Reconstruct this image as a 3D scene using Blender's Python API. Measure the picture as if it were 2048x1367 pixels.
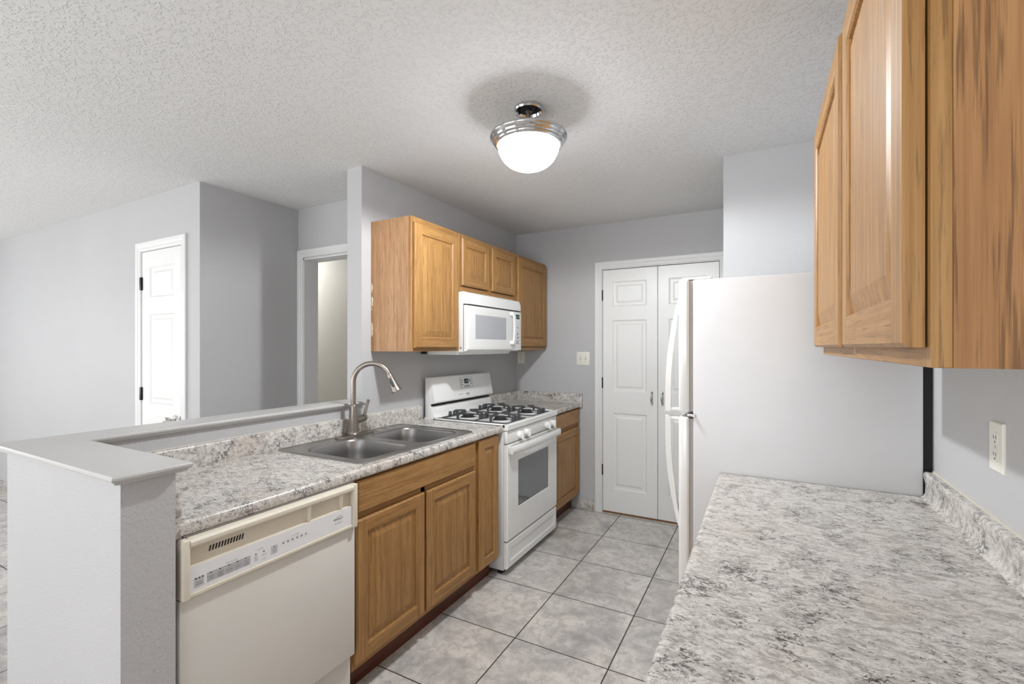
import bpy, bmesh, math, random
from mathutils import Vector, Matrix
R = math.radians
for o in list(bpy.data.objects):
    bpy.data.objects.remove(o, do_unlink=True)
SC = bpy.context.scene
COL = SC.collection
H = 2.44            # ceiling height
WR = 2.52           # right wall plane

# ------------------------------------------------------------------ camera, world, light, exposure
cd = bpy.data.cameras.new('camera')
cam = bpy.data.objects.new('camera', cd); COL.objects.link(cam)
cam.location = (2.0425, -3.849, 1.399)
cam.rotation_euler = (R(90), 0, 0.497)
cd.sensor_width = 36; cd.lens = 932.9 / 2048 * 36
cd.shift_y = 9.5 / 2048
cd.clip_start = 0.03
SC.camera = cam

w = bpy.data.worlds.new('world'); SC.world = w; w.use_nodes = True
bg = w.node_tree.nodes['Background']
bg.inputs[0].default_value = (0.95, 0.97, 1.0, 1); bg.inputs[1].default_value = 1.5

def area(name, loc, rot, sx, sy, power, col=(1, 1, 1)):
    l = bpy.data.lights.new(name, 'AREA'); l.shape = 'RECTANGLE'; l.size = sx; l.size_y = sy
    l.energy = power; l.color = col
    o = bpy.data.objects.new(name, l); COL.objects.link(o); o.location = loc; o.rotation_euler = rot
    return o
area('daylight_patio_door', (-1.9, -6.95, 1.15), (R(90), 0, 0), 3.4, 2.0, 5, (0.97, 0.985, 1.0))
area('daylight_side_window', (-5.42, -4.6, 1.4), (0, R(-90), 0), 1.3, 2.2, 48, (0.97, 0.985, 1.0))
area('daylight_kitchen_window', (1.5, -6.95, 1.5), (R(90), 0, 0), 1.3, 1.2, 5, (0.97, 0.985, 1.0))
area('patio_ceiling_fill', (-1.9, -6.88, 0.7), (R(146), 0, 0), 3.3, 1.0, 90, (0.98, 0.985, 1.0))  # added fill lamp tilted upwards to brighten the ceiling
area('kitchen_ceiling_fill', (1.5, -6.88, 1.3), (R(146), 0, 0), 1.2, 0.7, 46, (0.98, 0.985, 1.0))  # second added fill lamp, also aimed up at the ceiling
SC.view_settings.view_transform = 'Standard'; SC.view_settings.look = 'None'
SC.view_settings.gamma = 1; SC.view_settings.use_curve_mapping = False
SC.view_settings.exposure = 0.08

# ------------------------------------------------------------------ materials
def lin(c):
    return tuple((x / 255 / 12.92 if x / 255 <= .04045 else ((x / 255 + .055) / 1.055) ** 2.4) for x in c) + (1,)

class NT:
    def __init__(s, name):
        s.m = bpy.data.materials.new(name); s.m.use_nodes = True
        s.t = s.m.node_tree; s.b = s.t.nodes['Principled BSDF']
    def n(s, typ, **kw):
        x = s.t.nodes.new(typ)
        for k, v in kw.items():
            if k.startswith('i_'): x.inputs[k[2:].replace('_', ' ')].default_value = v
            else: setattr(x, k, v)
        return x
    def l(s, a, b): s.t.links.new(a, b)
    def coord(s, scale, loc=(0, 0, 0), rnd=False):
        tc = s.n('ShaderNodeTexCoord'); mp = s.n('ShaderNodeMapping')
        src = tc.outputs['Object']
        if rnd:
            oi = s.n('ShaderNodeObjectInfo'); va = s.n('ShaderNodeVectorMath', operation='SCALE')
            cx = s.n('ShaderNodeCombineXYZ')
            for i in range(3): s.l(oi.outputs['Random'], cx.inputs[i])
            s.l(cx.outputs[0], va.inputs[0]); va.inputs['Scale'].default_value = 7.3
            ad = s.n('ShaderNodeVectorMath', operation='ADD'); s.l(src, ad.inputs[0]); s.l(va.outputs[0], ad.inputs[1]); src = ad.outputs[0]
        s.l(src, mp.inputs['Vector']); mp.inputs['Scale'].default_value = scale; mp.inputs['Location'].default_value = loc
        return mp.outputs[0]
    def noise(s, vec, scale, detail=4, rough=.5, dist=0):
        x = s.n('ShaderNodeTexNoise'); s.l(vec, x.inputs['Vector'])
        x.inputs['Scale'].default_value = scale; x.inputs['Detail'].default_value = detail
        x.inputs['Roughness'].default_value = rough; x.inputs['Distortion'].default_value = dist
        return x.outputs['Fac']
    def ramp(s, fac, stops):
        x = s.n('ShaderNodeValToRGB'); s.l(fac, x.inputs[0]); e = x.color_ramp.elements
        while len(e) < len(stops): e.new(.5)
        for i, (p, c) in enumerate(stops):
            e[i].position = p; e[i].color = c if len(c) == 4 else tuple(c) + (1,)
        return x.outputs['Color']
    def mix(s, fac, a, b, mode='MIX'):
        x = s.n('ShaderNodeMix', data_type='RGBA', blend_type=mode)
        for v, k in ((fac, 0), (a, 6), (b, 7)):
            if hasattr(v, 'is_output'): s.l(v, x.inputs[k])
            else: x.inputs[k].default_value = v
        return x.outputs[2]
    def math(s, op, a, b=None):
        x = s.n('ShaderNodeMath', operation=op)
        for v, k in ((a, 0), (b, 1)):
            if v is None: continue
            if hasattr(v, 'is_output'): s.l(v, x.inputs[k])
            else: x.inputs[k].default_value = v
        return x.outputs[0]
    def bump(s, h, dist, strength=1):
        x = s.n('ShaderNodeBump'); s.l(h, x.inputs['Height']); x.inputs['Distance'].default_value = dist
        x.inputs['Strength'].default_value = strength; s.l(x.outputs[0], s.b.inputs['Normal'])
    def done(s, rough=.5, metal=0, spec=.5):
        s.b.inputs['Roughness'].default_value = rough; s.b.inputs['Metallic'].default_value = metal
        s.b.inputs['Specular IOR Level'].default_value = spec
        return s.m

def plain(name, col, rough=.4, metal=0, spec=.5):
    t = NT(name); t.b.inputs['Base Color'].default_value = lin(col)
    # faint unevenness so nothing is perfectly flat
    n = t.noise(t.coord((1, 1, 1)), 9, 2); c = t.mix(n, lin([max(0, x - 3) for x in col]), lin([min(255, x + 3) for x in col]))
    t.l(c, t.b.inputs['Base Color'])
    return t.done(rough, metal, spec)

def wall_paint(name, col, bump=.0009):
    t = NT(name); v = t.coord((1, 1, 1))
    n = t.noise(v, 1.6, 3); c = t.mix(n, lin([x - 4 for x in col]), lin([x + 4 for x in col])); t.l(c, t.b.inputs['Base Color'])
    t.bump(t.noise(v, 130, 3, .55), bump)
    return t.done(.55, 0, .3)

def ceiling_mat():
    t = NT('ceiling texture'); v = t.coord((1, 1, 1))
    t.b.inputs['Base Color'].default_value = lin((228, 228, 227))
    a = t.noise(v, 74, 3, .6); b = t.noise(v, 150, 2, .5)
    r = t.ramp(a, [(.52, (0, 0, 0)), (.62, (1, 1, 1))])
    h = t.math('ADD', r, t.math('MULTIPLY', b, .5))
    t.bump(h, .0016)
    return t.done(.75, 0, .2)

def floor_mat():
    t = NT('ceramic floor tile'); S = .4576; TX = .9858; TY = -.4978
    tc = t.n('ShaderNodeTexCoord'); sep = t.n('ShaderNodeSeparateXYZ'); t.l(tc.outputs['Object'], sep.inputs[0])
    gx = t.math('DIVIDE', t.math('SUBTRACT', sep.outputs[0], TX), S); gy = t.math('DIVIDE', t.math('SUBTRACT', sep.outputs[1], TY), S)
    def edge(g):
        f = t.math('FRACT', g); return t.math('MINIMUM', f, t.math('SUBTRACT', 1, f))
    d = t.math('MINIMUM', edge(gx), edge(gy))
    grout = t.ramp(d, [(.0050, (1, 1, 1)), (.0075, (0, 0, 0))])
    cell = t.n('ShaderNodeCombineXYZ'); t.l(t.math('FLOOR', gx), cell.inputs[0]); t.l(t.math('FLOOR', gy), cell.inputs[1])
    wn = t.n('ShaderNodeTexWhiteNoise', noise_dimensions='3D'); t.l(cell.outputs[0], wn.inputs['Vector'])
    off = t.n('ShaderNodeVectorMath', operation='SCALE'); t.l(wn.outputs['Color'], off.inputs[0]); off.inputs['Scale'].default_value = 9
    ad = t.n('ShaderNodeVectorMath', operation='ADD'); t.l(tc.outputs['Object'], ad.inputs[0]); t.l(off.outputs[0], ad.inputs[1]); v = ad.outputs[0]
    n1 = t.noise(v, 4.2, 6, .62, .6); n2 = t.noise(v, 22, 6, .7, .4); n3 = t.noise(v, 2.6, 3, .5)
    c1 = t.ramp(n1, [(.30, lin((150, 147, 146))), (.45, lin((196, 191, 186))), (.57, lin((216, 211, 204))), (.72, lin((226, 221, 214)))])
    c2 = t.mix(t.ramp(n3, [(.45, (0, 0, 0)), (.7, (.35, .35, .35))]), c1, lin((210, 200, 188)))
    c3 = t.mix(t.ramp(n2, [(.40, (.55, .55, .55)), (.54, (0, 0, 0))]), c2, lin((156, 154, 152)))
    c4 = t.mix(grout, c3, lin((52, 46, 42))); t.l(c4, t.b.inputs['Base Color'])
    t.bump(t.math('SUBTRACT', t.math('MULTIPLY', n2, .35), grout), .0012)
    t.l(t.math('ADD', .28, t.math('MULTIPLY', grout, .5)), t.b.inputs['Roughness'])
    m = t.done(.3, 0, .5)
    return m

def laminate(name, stretch=True, ofs=0):
    t = NT(name); v0 = t.coord((1, 1, 1), (ofs, ofs, ofs)); v = t.coord((.58, 1, 1) if stretch else (1, 1, 1), (ofs, 0, ofs))
    dd = 1.0 if stretch else .3
    big = t.noise(v0, 4.2, 3, .5); mid = t.noise(v, 52, 6, .66, 1.2 * dd); fine = t.noise(v, 150, 4, .65, 1.0); gr = t.noise(v, 260, 2, .6); pat = t.noise(v0, 14, 5, .62); ve = t.noise(v, 24, 6, .66, 1.6 * dd)
    base = t.ramp(mid, [(.37, lin((166, 160, 153))), (.47, lin((198, 193, 187))), (.57, lin((222, 218, 212)))])
    tan = t.mix(t.ramp(big, [(.56, (0, 0, 0)), (.74, (.35, .35, .35))]), base, lin((186, 168, 150)))
    g = t.mix(t.ramp(gr, [(.38, (.4, .4, .4)), (.52, (0, 0, 0))]), tan, lin((150, 145, 140)))
    p = t.math('MULTIPLY', t.math('SUBTRACT', pat, .5), .5)
    fl = t.ramp(t.math('ADD', fine, p), [(.36, (.9, .9, .9)), (.42, (0, 0, 0))])
    c = t.mix(fl, g, lin((84, 78, 76)))
    rid = t.math('ADD', t.math('ABSOLUTE', t.math('SUBTRACT', ve, .5)), t.math('MULTIPLY', t.math('ADD', p, .04), .28))
    vein = t.ramp(rid, [(.003, (.9, .9, .9)), (.017, (0, 0, 0))])
    c = t.mix(vein, c, lin((70, 65, 64))); t.l(c, t.b.inputs['Base Color'])
    t.bump(fine, .0002)
    return t.done(.26, 0, .5)

def oak(name, ax, base, light, dark, coarse=1.0, pore=.5, rsc=1.0):
    """ax: axis the grain runs along"""
    t = NT(name)
    def sc(a, l): return tuple(l if i == ax else a for i in range(3))
    v = t.coord((1, 1, 1), rnd=True)
    def mp(s):
        m = t.n('ShaderNodeMapping'); t.l(v, m.inputs['Vector']); m.inputs['Scale'].default_value = s; return m.outputs[0]
    low = t.noise(mp(sc(5, .7)), 1, 2, .45, .2)
    rings = t.math('FRACT', t.math('MULTIPLY', low, 17 * coarse))
    rg = t.ramp(rings, [(0, (.75, .75, .75)), (.18, (.2, .2, .2)), (.7, (0, 0, 0)), (1, (.75, .75, .75))])
    streak = t.noise(mp(sc(70, 1.6)), 1, 4, .62, .2)
    pores = t.noise(mp(sc(240 * rsc, 9 * rsc ** 2)), 1, 3, .6)
    c = t.ramp(streak, [(.26, lin(dark)), (.5, lin(base)), (.74, lin(light))])
    c = t.mix(t.math('MULTIPLY', rg, .36), c, lin(dark))
    c = t.mix(t.ramp(pores, [(.36, (pore, pore, pore)), (.47, (0, 0, 0))]), c, lin([x * .68 for x in dark]))
    t.l(c, t.b.inputs['Base Color'])
    t.bump(pores, .0003)
    return t.done(.44, 0, .42)

def metal_mat(name, col, rough, ax=None):
    t = NT(name); t.b.inputs['Base Color'].default_value = lin(col)
    if ax is not None:
        s = [220, 220, 220]; s[ax] = 4
        n = t.noise(t.coord(tuple(s)), 1, 3, .6)
        r = t.n('ShaderNodeMapRange'); t.l(n, r.inputs[0]); r.inputs[3].default_value = rough - .07; r.inputs[4].default_value = rough + .1
        t.l(r.outputs[0], t.b.inputs['Roughness'])
        t.b.inputs['Metallic'].default_value = 1
        return t.m
    return t.done(rough, 1)

def glow(name, col, strength):
    t = NT(name); t.b.inputs['Base Color'].default_value = lin(col); t.b.inputs['Emission Color'].default_value = lin(col)
    t.b.inputs['Emission Strength'].default_value = strength
    return t.done(.3)

def white_door_mat():
    t = NT('white door paint'); t.b.inputs['Base Color'].default_value = lin((234, 234, 232))
    t.bump(t.noise(t.coord((60, 60, 3), rnd=True), 3, 4, .6), .0006)
    return t.done(.35)

M = {}
M['wall'] = wall_paint('grey wall paint', (189, 189, 190))
M['wall_tex'] = wall_paint('grey textured wall paint', (190, 189, 190), .0022)
M['hallwall'] = wall_paint('warm grey hall paint', (196, 192, 183))
M['ceil'] = ceiling_mat(); M['floor'] = floor_mat()
M['trim'] = plain('white trim paint', (224, 224, 223), .42)
M['door'] = white_door_mat()
M['ledge'] = plain('off-white ledge paint', (192, 191, 189), .42)  # one even tone, darker than the trim paint
M['lam'] = laminate('speckled granite laminate'); M['lam2'] = laminate('speckled granite laminate upright', False, 3.1)
B_, L_, D_ = (164, 122, 71), (181, 139, 86), (138, 97, 51)
M['oakz'] = oak('oak grain upright', 2, B_, L_, D_)
M['oaky'] = oak('oak grain lengthwise', 1, B_, L_, D_)
M['oakx'] = oak('oak grain across', 0, B_, L_, D_)
M['veneer'] = oak('oak veneer side', 2, (180, 138, 98), (194, 155, 116), (158, 115, 77), 1.5)
M['oakside'] = oak('coarse oak side panel', 2, (172, 126, 80), (190, 146, 96), (140, 96, 56), .8, .7, .7)
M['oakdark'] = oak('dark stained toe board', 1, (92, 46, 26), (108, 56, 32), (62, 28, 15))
M['cabin'] = plain('cabinet underside board', (196, 180, 156), .6)
M['applw'] = plain('white enamel', (236, 236, 234), .22)
M['applside'] = plain('white textured steel', (212, 212, 213), .38)
M['bisque'] = plain('bisque plastic', (222, 214, 198), .38)
M['bisquedoor'] = plain('bisque enamel door', (218, 215, 208), .3)
M['label'] = plain('white label film', (234, 234, 236), .3)
M['grey1'] = plain('grey key print', (178, 178, 180), .5)
M['grey2'] = plain('pale grey key print', (200, 203, 207), .5)
M['ink'] = plain('black print', (42, 42, 44), .6)
M['inkgrey'] = plain('grey print', (120, 122, 126), .6)
M['black'] = plain('black gap', (14, 14, 14), .7)
M['iron'] = plain('cast iron', (66, 67, 69), .5)
M['burner'] = plain('burner cap', (48, 48, 50), .45)
M['gasket'] = plain('grey door gasket', (168, 163, 158), .6)
M['hinge'] = plain('black hinge', (30, 28, 28), .4, .6)
M['steel'] = metal_mat('brushed stainless steel', (168, 167, 166), .3, 1)
M['nickel'] = metal_mat('brushed nickel', (158, 150, 142), .34, 2)
M['chrome'] = metal_mat('polished nickel', (205, 205, 206), .12)
M['knob'] = metal_mat('satin nickel knob', (192, 190, 186), .25)
M['rubber'] = plain('dark grey rubber', (78, 82, 84), .6)
M['plate'] = plain('ivory cover plate', (228, 226, 216), .35)
M['ovenglass'] = plain('oven glass', (104, 107, 110), .03, 0, .9)
M['mwglass'] = plain('microwave window mesh', (176, 178, 183), .2)
M['display'] = plain('dark display', (18, 30, 46), .12)
M['green'] = glow('green display digits', (120, 190, 70), .7)
M['cyan'] = glow('blue display digits', (110, 150, 175), .4)
def frosted(name, strength, clear):
    t = NT(name); tr = t.n('ShaderNodeBsdfTransparent'); mx = t.n('ShaderNodeMixShader', i_Fac=clear)
    t.b.inputs['Base Color'].default_value = lin((240, 242, 244)); t.b.inputs['Emission Color'].default_value = lin((244, 249, 255)); t.b.inputs['Emission Strength'].default_value = strength
    t.b.inputs['Roughness'].default_value = .3
    out = t.t.nodes['Material Output']; t.l(t.b.outputs[0], mx.inputs[1]); t.l(tr.outputs[0], mx.inputs[2]); t.l(mx.outputs[0], out.inputs[0])
    return t.m
M['glass'] = frosted('lit frosted glass', 32, .5); M['hallfill'] = glow('hall fill lamp glow', (250, 250, 247), 220)  # the hall glow belongs to the added fill lamp
M['wood'] = plain('raw wood threshold', (126, 82, 46), .6)
M['basetile'] = laminate('beige baseboard tile', False, 1.7)
M['putty'] = plain('pale exposed board', (226, 212, 186), .7)
M['caulk'] = plain('yellowed caulk', (216, 212, 200), .5)

# ------------------------------------------------------------------ mesh builder
class MB:
    def __init__(s): s.bm = bmesh.new()
    def add(s, t, mi=0):
        for f in t.faces: f.material_index = mi
        me = bpy.data.meshes.new('t'); t.to_mesh(me); t.free(); s.bm.from_mesh(me); bpy.data.meshes.remove(me)
        return s
    def box(s, x0, x1, y0, y1, z0, z1, bev=0, seg=2, mi=0):
        t = bmesh.new(); bmesh.ops.create_cube(t, size=1)
        for v in t.verts:
            v.co = ((x0 + x1) / 2 + v.co.x * (x1 - x0), (y0 + y1) / 2 + v.co.y * (y1 - y0), (z0 + z1) / 2 + v.co.z * (z1 - z0))
        if bev: bmesh.ops.bevel(t, geom=t.edges[:], offset=bev, segments=seg, affect='EDGES', profile=.5)
        return s.add(t, mi)
    def prism(s, pts, ax, a0, a1, mi=0, bev=0):
        """pts: 2-D outline in the two remaining axes (x,y order)"""
        t = bmesh.new()
        def P(p, a):
            c = list(p); c.insert(ax, a); return c
        A = [t.verts.new(P(p, a0)) for p in pts]; Bv = [t.verts.new(P(p, a1)) for p in pts]
        n = len(pts)
        for i in range(n): t.faces.new((A[i], A[(i + 1) % n], Bv[(i + 1) % n], Bv[i]))
        t.faces.new(A); t.faces.new(Bv[::-1])
        bmesh.ops.recalc_face_normals(t, faces=t.faces[:])
        if bev: bmesh.ops.bevel(t, geom=t.edges[:], offset=bev, segments=2, affect='EDGES', profile=.5)
        return s.add(t, mi)
    def loft(s, loops, mi=0, cap0=False, cap1=False, closed=True):
        t = bmesh.new(); L = [[t.verts.new(p) for p in lp] for lp in loops]; n = len(loops[0])
        for a, b in zip(L, L[1:]):
            for i in range(n if closed else n - 1): t.faces.new((a[i], a[(i + 1) % n], b[(i + 1) % n], b[i]))
        if cap0: t.faces.new(L[0][::-1])
        if cap1: t.faces.new(L[-1])
        bmesh.ops.recalc_face_normals(t, faces=t.faces[:])
        return s.add(t, mi)
    def lathe(s, prof, c, ax=2, seg=32, mi=0, mat=None):
        """prof: (radius, height); axis through c"""
        loops = []
        for r, h in prof:
            lp = []
            for i in range(seg):
                a = 2 * math.pi * i / seg; p = [max(r, 1e-5) * math.cos(a), max(r, 1e-5) * math.sin(a)]
                if ax == 2: q = Vector((p[0], p[1], h))
                elif ax == 0: q = Vector((h, p[0], p[1]))
                else: q = Vector((p[0], h, p[1]))
                if mat: q = mat @ q
                lp.append(q + Vector(c))
            loops.append(lp)
        return s.loft(loops, mi, True, True)
    def tube(s, path, r, seg=14, mi=0):
        P = [Vector(p) for p in path]; rs = r if isinstance(r, (list, tuple)) else [r] * len(P); loops = []
        up = None
        for i, p in enumerate(P):
            d = (P[min(i + 1, len(P) - 1)] - P[max(i - 1, 0)]).normalized()
            if up is None:
                up = d.orthogonal().normalized()
            up = (up - d * up.dot(d)).normalized(); sd = d.cross(up)
            loops.append([p + (up * math.cos(2 * math.pi * k / seg) + sd * math.sin(2 * math.pi * k / seg)) * rs[i] for k in range(seg)])
        return s.loft(loops, mi, True, True)
    def quad(s, pts, mi=0):
        t = bmesh.new(); t.faces.new([t.verts.new(p) for p in pts]); return s.add(t, mi)
    def text(s, body, size, fn, mi=0, shear=0, align='CENTER', sx=1):
        """fn maps text-plane (u,v) to a 3-D point"""
        cu = bpy.data.curves.new('t', 'FONT'); cu.body = body; cu.size = size; cu.align_x = align; cu.align_y = 'CENTER'; cu.shear = shear
        cu.resolution_u = 2
        ob = bpy.data.objects.new('t', cu); COL.objects.link(ob); bpy.context.view_layer.update()
        me = bpy.data.meshes.new_from_object(ob.evaluated_get(bpy.context.evaluated_depsgraph_get()))
        for v in me.vertices: v.co = fn(v.co.x * sx, v.co.y)
        for p in me.polygons: p.material_index = mi
        t = bmesh.new(); t.from_mesh(me)
        for f in t.faces: f.material_index = mi
        me2 = bpy.data.meshes.new('t'); t.to_mesh(me2); t.free(); s.bm.from_mesh(me2)
        bpy.data.meshes.remove(me2); bpy.data.meshes.remove(me); bpy.data.objects.remove(ob); bpy.data.curves.remove(cu)
        return s
    def build(s, name, mats, parent=None, base=None, smooth=35):
        if not isinstance(mats, (list, tuple)): mats = [mats]
        b = Vector(base) if base is not None else Vector((0, 0, 0))
        if parent is not None:
            p = parent; b = Vector((0, 0, 0))
            while p: b += p.location; p = p.parent
        for v in s.bm.verts: v.co -= b
        me = bpy.data.meshes.new(name); s.bm.to_mesh(me); s.bm.free()
        for m in mats: me.materials.append(M[m])
        me.polygons.foreach_set('use_smooth', [smooth > 1] * len(me.polygons))
        if smooth > 1: me.set_sharp_from_angle(angle=R(smooth))
        o = bpy.data.objects.new(name, me); COL.objects.link(o)
        if parent is not None: o.parent = parent
        elif base is not None: o.location = base
        return o

def tag(o, label, cat, group=None):
    o['label'] = label; o['category'] = cat
    if group: o['group'] = group
    return o
def thing(name, label, cat, loc, group=None):
    o = bpy.data.objects.new(name, None); COL.objects.link(o); o.location = loc; o.empty_display_size = .05
    return tag(o, label, cat, group)
def struct(o, label=None):
    o['kind'] = 'structure'
    if label: o['label'] = label
    return o

# plane maps: (u, v, w) -> world; w points out of the surface
def px(x0): return lambda u, v, w: (x0 + w, u, v)       # facing +x
def nx(x0): return lambda u, v, w: (x0 - w, u, v)       # facing -x
def ny(y0): return lambda u, v, w: (u, y0 - w, v)       # facing -y
def rect(f, u0, u1, v0, v1, w): return [f(u0, v0, w), f(u1, v0, w), f(u1, v1, w), f(u0, v1, w)]
def rings(mb, f, u0, u1, v0, v1, prof, mi=0, cap=True, cap0=False):
    mb.loft([rect(f, u0 + i, u1 - i, v0 + i, v1 - i, w) for i, w in prof], mi, cap0, cap)
def face_out(mb, f):
    """every face of a front panel looks outwards"""
    o = Vector(f(0, 0, 1)) - Vector(f(0, 0, 0)); org = Vector(f(0, 0, 0)); mb.bm.normal_update()
    u = Vector(f(1, 0, 0)) - org; v = Vector(f(0, 1, 0)) - org
    cs_ = [p.co for p in mb.bm.verts]; cu = sum(c.dot(u) for c in cs_) / len(cs_); cv = sum(c.dot(v) for c in cs_) / len(cs_)
    for p in mb.bm.faces:
        c = p.calc_center_median(); d = p.normal.dot(o)
        if all(abs((q.co - org).dot(o)) < 1e-6 for q in p.verts): bad = d > 0
        elif d > .01 or d < -.01: bad = d < 0
        else:
            r = u * (c.dot(u) - cu) + v * (c.dot(v) - cv); bad = p.normal.dot(r) < 0
        if bad: p.normal_flip()
    return mb
def raised_door(f, u0, u1, v0, v1, th=.02, st=.055, rail=None, flat=False, slope=.032):
    """oak frame-and-panel door: material 0 upright grain, 1 horizontal grain"""
    mb = MB(); ra = rail or st; e = .006
    rings(mb, f, u0, u1, v0, v1, [(0, 0), (0, th - e), (e, th)], 0, False, True)
    U0, U1, V0, V1 = u0 + e, u1 - e, v0 + e, v1 - e; a0, a1, b0, b1 = u0 + st, u1 - st, v0 + ra, v1 - ra
    mb.quad(rect(f, U0, a0, V0, V1, th)); mb.quad(rect(f, a1, U1, V0, V1, th))
    mb.quad(rect(f, a0, a1, V0, b0, th), 1); mb.quad(rect(f, a0, a1, b1, V1, th), 1)
    if flat: rings(mb, f, a0, a1, b0, b1, [(0, th), (.004, th - .003), (.007, th - .008)], 0)
    else: rings(mb, f, a0, a1, b0, b1, [(0, th), (.004, th - .004), (.005, th - .010), (.008, th - .0105), (.008 + slope, th - .003), (.010 + slope, th - .0025)], 0)
    return face_out(mb, f)
def moulded_leaf(f, u0, u1, v0, v1, th, pu0, pu1, pans):
    """painted moulded door leaf with one column of sunk and raised panels"""
    mb = MB(); rings(mb, f, u0, u1, v0, v1, [(0, 0), (0, th - .002), (.002, th)], 0, False, True)
    U0, U1, V0, V1 = u0 + .002, u1 - .002, v0 + .002, v1 - .002
    mb.quad(rect(f, U0, pu0, V0, V1, th)); mb.quad(rect(f, pu1, U1, V0, V1, th))
    z = V0
    for a, b in pans:
        mb.quad(rect(f, pu0, pu1, z, a, th)); z = b
        rings(mb, f, pu0, pu1, a, b, [(0, th), (.010, th - .008), (.016, th - .009), (.030, th - .009), (.046, th - .002)], 0)
    mb.quad(rect(f, pu0, pu1, z, V1, th))
    return face_out(mb, f)
def rrect(x0, x1, y0, y1, r, z, seg=6):
    out = []
    for cx, cy, a0 in ((x1 - r, y1 - r, 0), (x0 + r, y1 - r, 90), (x0 + r, y0 + r, 180), (x1 - r, y0 + r, 270)):
        for i in range(seg + 1):
            a = R(a0 + 90 * i / seg); out.append((cx + r * math.cos(a), cy + r * math.sin(a), z))
    return out

# ------------------------------------------------------------------ the room shell
XL, YB, YN = -5.5, -7.0, 1.0
def wall(name, boxes, mat='wall', label=None):
    mb = MB()
    for b in boxes: mb.box(*b)
    return struct(mb.build(name, mat), label)
struct(MB().box(XL - .1, WR + .1, YB - .1, YN + .1, -.06, 0).build('floor', 'floor'), 'grey stone-look square floor tiles with dark grout')
struct(MB().box(XL - .1, WR + .1, YB - .1, YN + .1, H, H + .06).build('ceiling', 'ceil'), 'white textured ceiling')
wall('wall_kitchen', [(-.116, 0, -1.90, YN, 0, H)], 'wall', 'grey kitchen wall behind the stove and its white lit end')
wall('wall_peninsula', [(-.116, 0, -3.178, -1.90, 0, 1.062)], 'wall_tex', 'grey half wall behind the sink counter')
wall('wall_peninsula_end', [(-.116, .65, -3.30, -3.178, 0, 1.062)], 'wall_tex', 'grey textured end of the half wall in the left foreground')
wall('wall_far', [(0, .822, 0, .1, 0, H), (1.748, 1.842, 0, .1, 0, H), (.822, 1.748, 0, .1, 2.057, H)], 'wall', 'grey far wall around the double pantry doors')
wall('wall_alcove', [(1.842, WR, -1.05, -.95, 0, H), (1.842, 1.942, -.95, .1, 0, H)], 'wall', 'pale grey wall above the refrigerator')
wall('wall_right', [(WR, WR + .1, YB, -.95, 0, H)], 'wall', 'grey right wall with the outlet')
wall('wall_closet', [(XL, -1.815, -2.205, -2.105, 0, H), (-1.295, -1.085, -2.205, -2.105, 0, H), (-1.815, -1.295, -2.205, -2.105, 2.070, H),
                     (-1.185, -1.085, -2.105, -1.5, 0, H)], 'wall', 'light grey closet wall corner in the living room')
wall('wall_hall', [(-1.185, -1.03, -1.5, -1.375, 0, H), (-.20, -.116, -1.5, -1.375, 0, H), (-1.03, -.20, -1.5, -1.375, 2.065, H)], 'wall', 'grey wall above the hall doorway')
wall('wall_hall_back', [(XL, -.116, -.45, -.35, 0, H)], 'hallwall', 'warm grey hall wall seen through the doorway')
wall('wall_left', [(XL - .1, XL, YB, -5.75, 0, H), (XL - .1, XL, -3.45, YN, 0, H), (XL - .1, XL, -5.75, -3.45, 0, .75), (XL - .1, XL, -5.75, -3.45, 2.1, H)])
wall('wall_back', [(XL, -3.65, YB - .1, YB, 0, H), (-.15, .8, YB - .1, YB, 0, H), (2.2, WR, YB - .1, YB, 0, H), (-3.65, -.15, YB - .1, YB, 2.2, H),
                   (.8, 2.2, YB - .1, YB, 0, .85), (.8, 2.2, YB - .1, YB, 2.15, H)])
wall('wall_north', [(XL, WR, YN, YN + .1, 0, H)])
wall('wall_pantry', [(WR, WR + .1, -.95, YN, 0, H)])
for i, (x0, x1, z0, z1) in enumerate([(-3.65, -.15, 0.0, 2.2), (.8, 2.2, .85, 2.15)]):
    mb = MB(); t = .05
    for b in ((x0, x1, z1 - t, z1), (x0, x1, z0, z0 + t), (x0, x0 + t, z0, z1), (x1 - t, x1, z0, z1), ((x0 + x1) / 2 - t / 2, (x0 + x1) / 2 + t / 2, z0, z1)):
        mb.box(b[0], b[1], YB - .07, YB - .03, b[2], b[3])
    struct(mb.build('window_%d' % (i + 1), 'trim'))
mb = MB()
for b in ((-5.75, -3.45, 2.05, 2.1), (-5.75, -3.45, .75, .8), (-5.75, -5.70, .75, 2.1), (-3.5, -3.45, .75, 2.1), (-4.62, -4.58, .75, 2.1)):
    mb.box(XL - .07, XL - .03, *b)
struct(mb.build('window_3', 'trim'))

# ledge cap over the half wall (L-shaped, stepped moulded edge)
def cap_loop(o, z):
    a, b = -.116 - o, 0 + o
    return [(a, -3.30 - o, z), (.65 + o, -3.30 - o, z), (.65 + o, -3.178 + o, z), (b, -3.178 + o, z), (b, -1.90 + min(o, .004), z), (a, -1.90 + min(o, .004), z)]
mb = MB()
mb.loft([cap_loop(o, z) for o, z in ((.006, 1.0625), (.012, 1.0625), (.020, 1.066), (.021, 1.071), (.026, 1.073), (.029, 1.078), (.029, 1.083), (.026, 1.087), (.022, 1.088))], 0, True, True)
struct(mb.build('trim_1', 'ledge', smooth=25), 'white ledge cap with moulded edge on the half wall')

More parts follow.
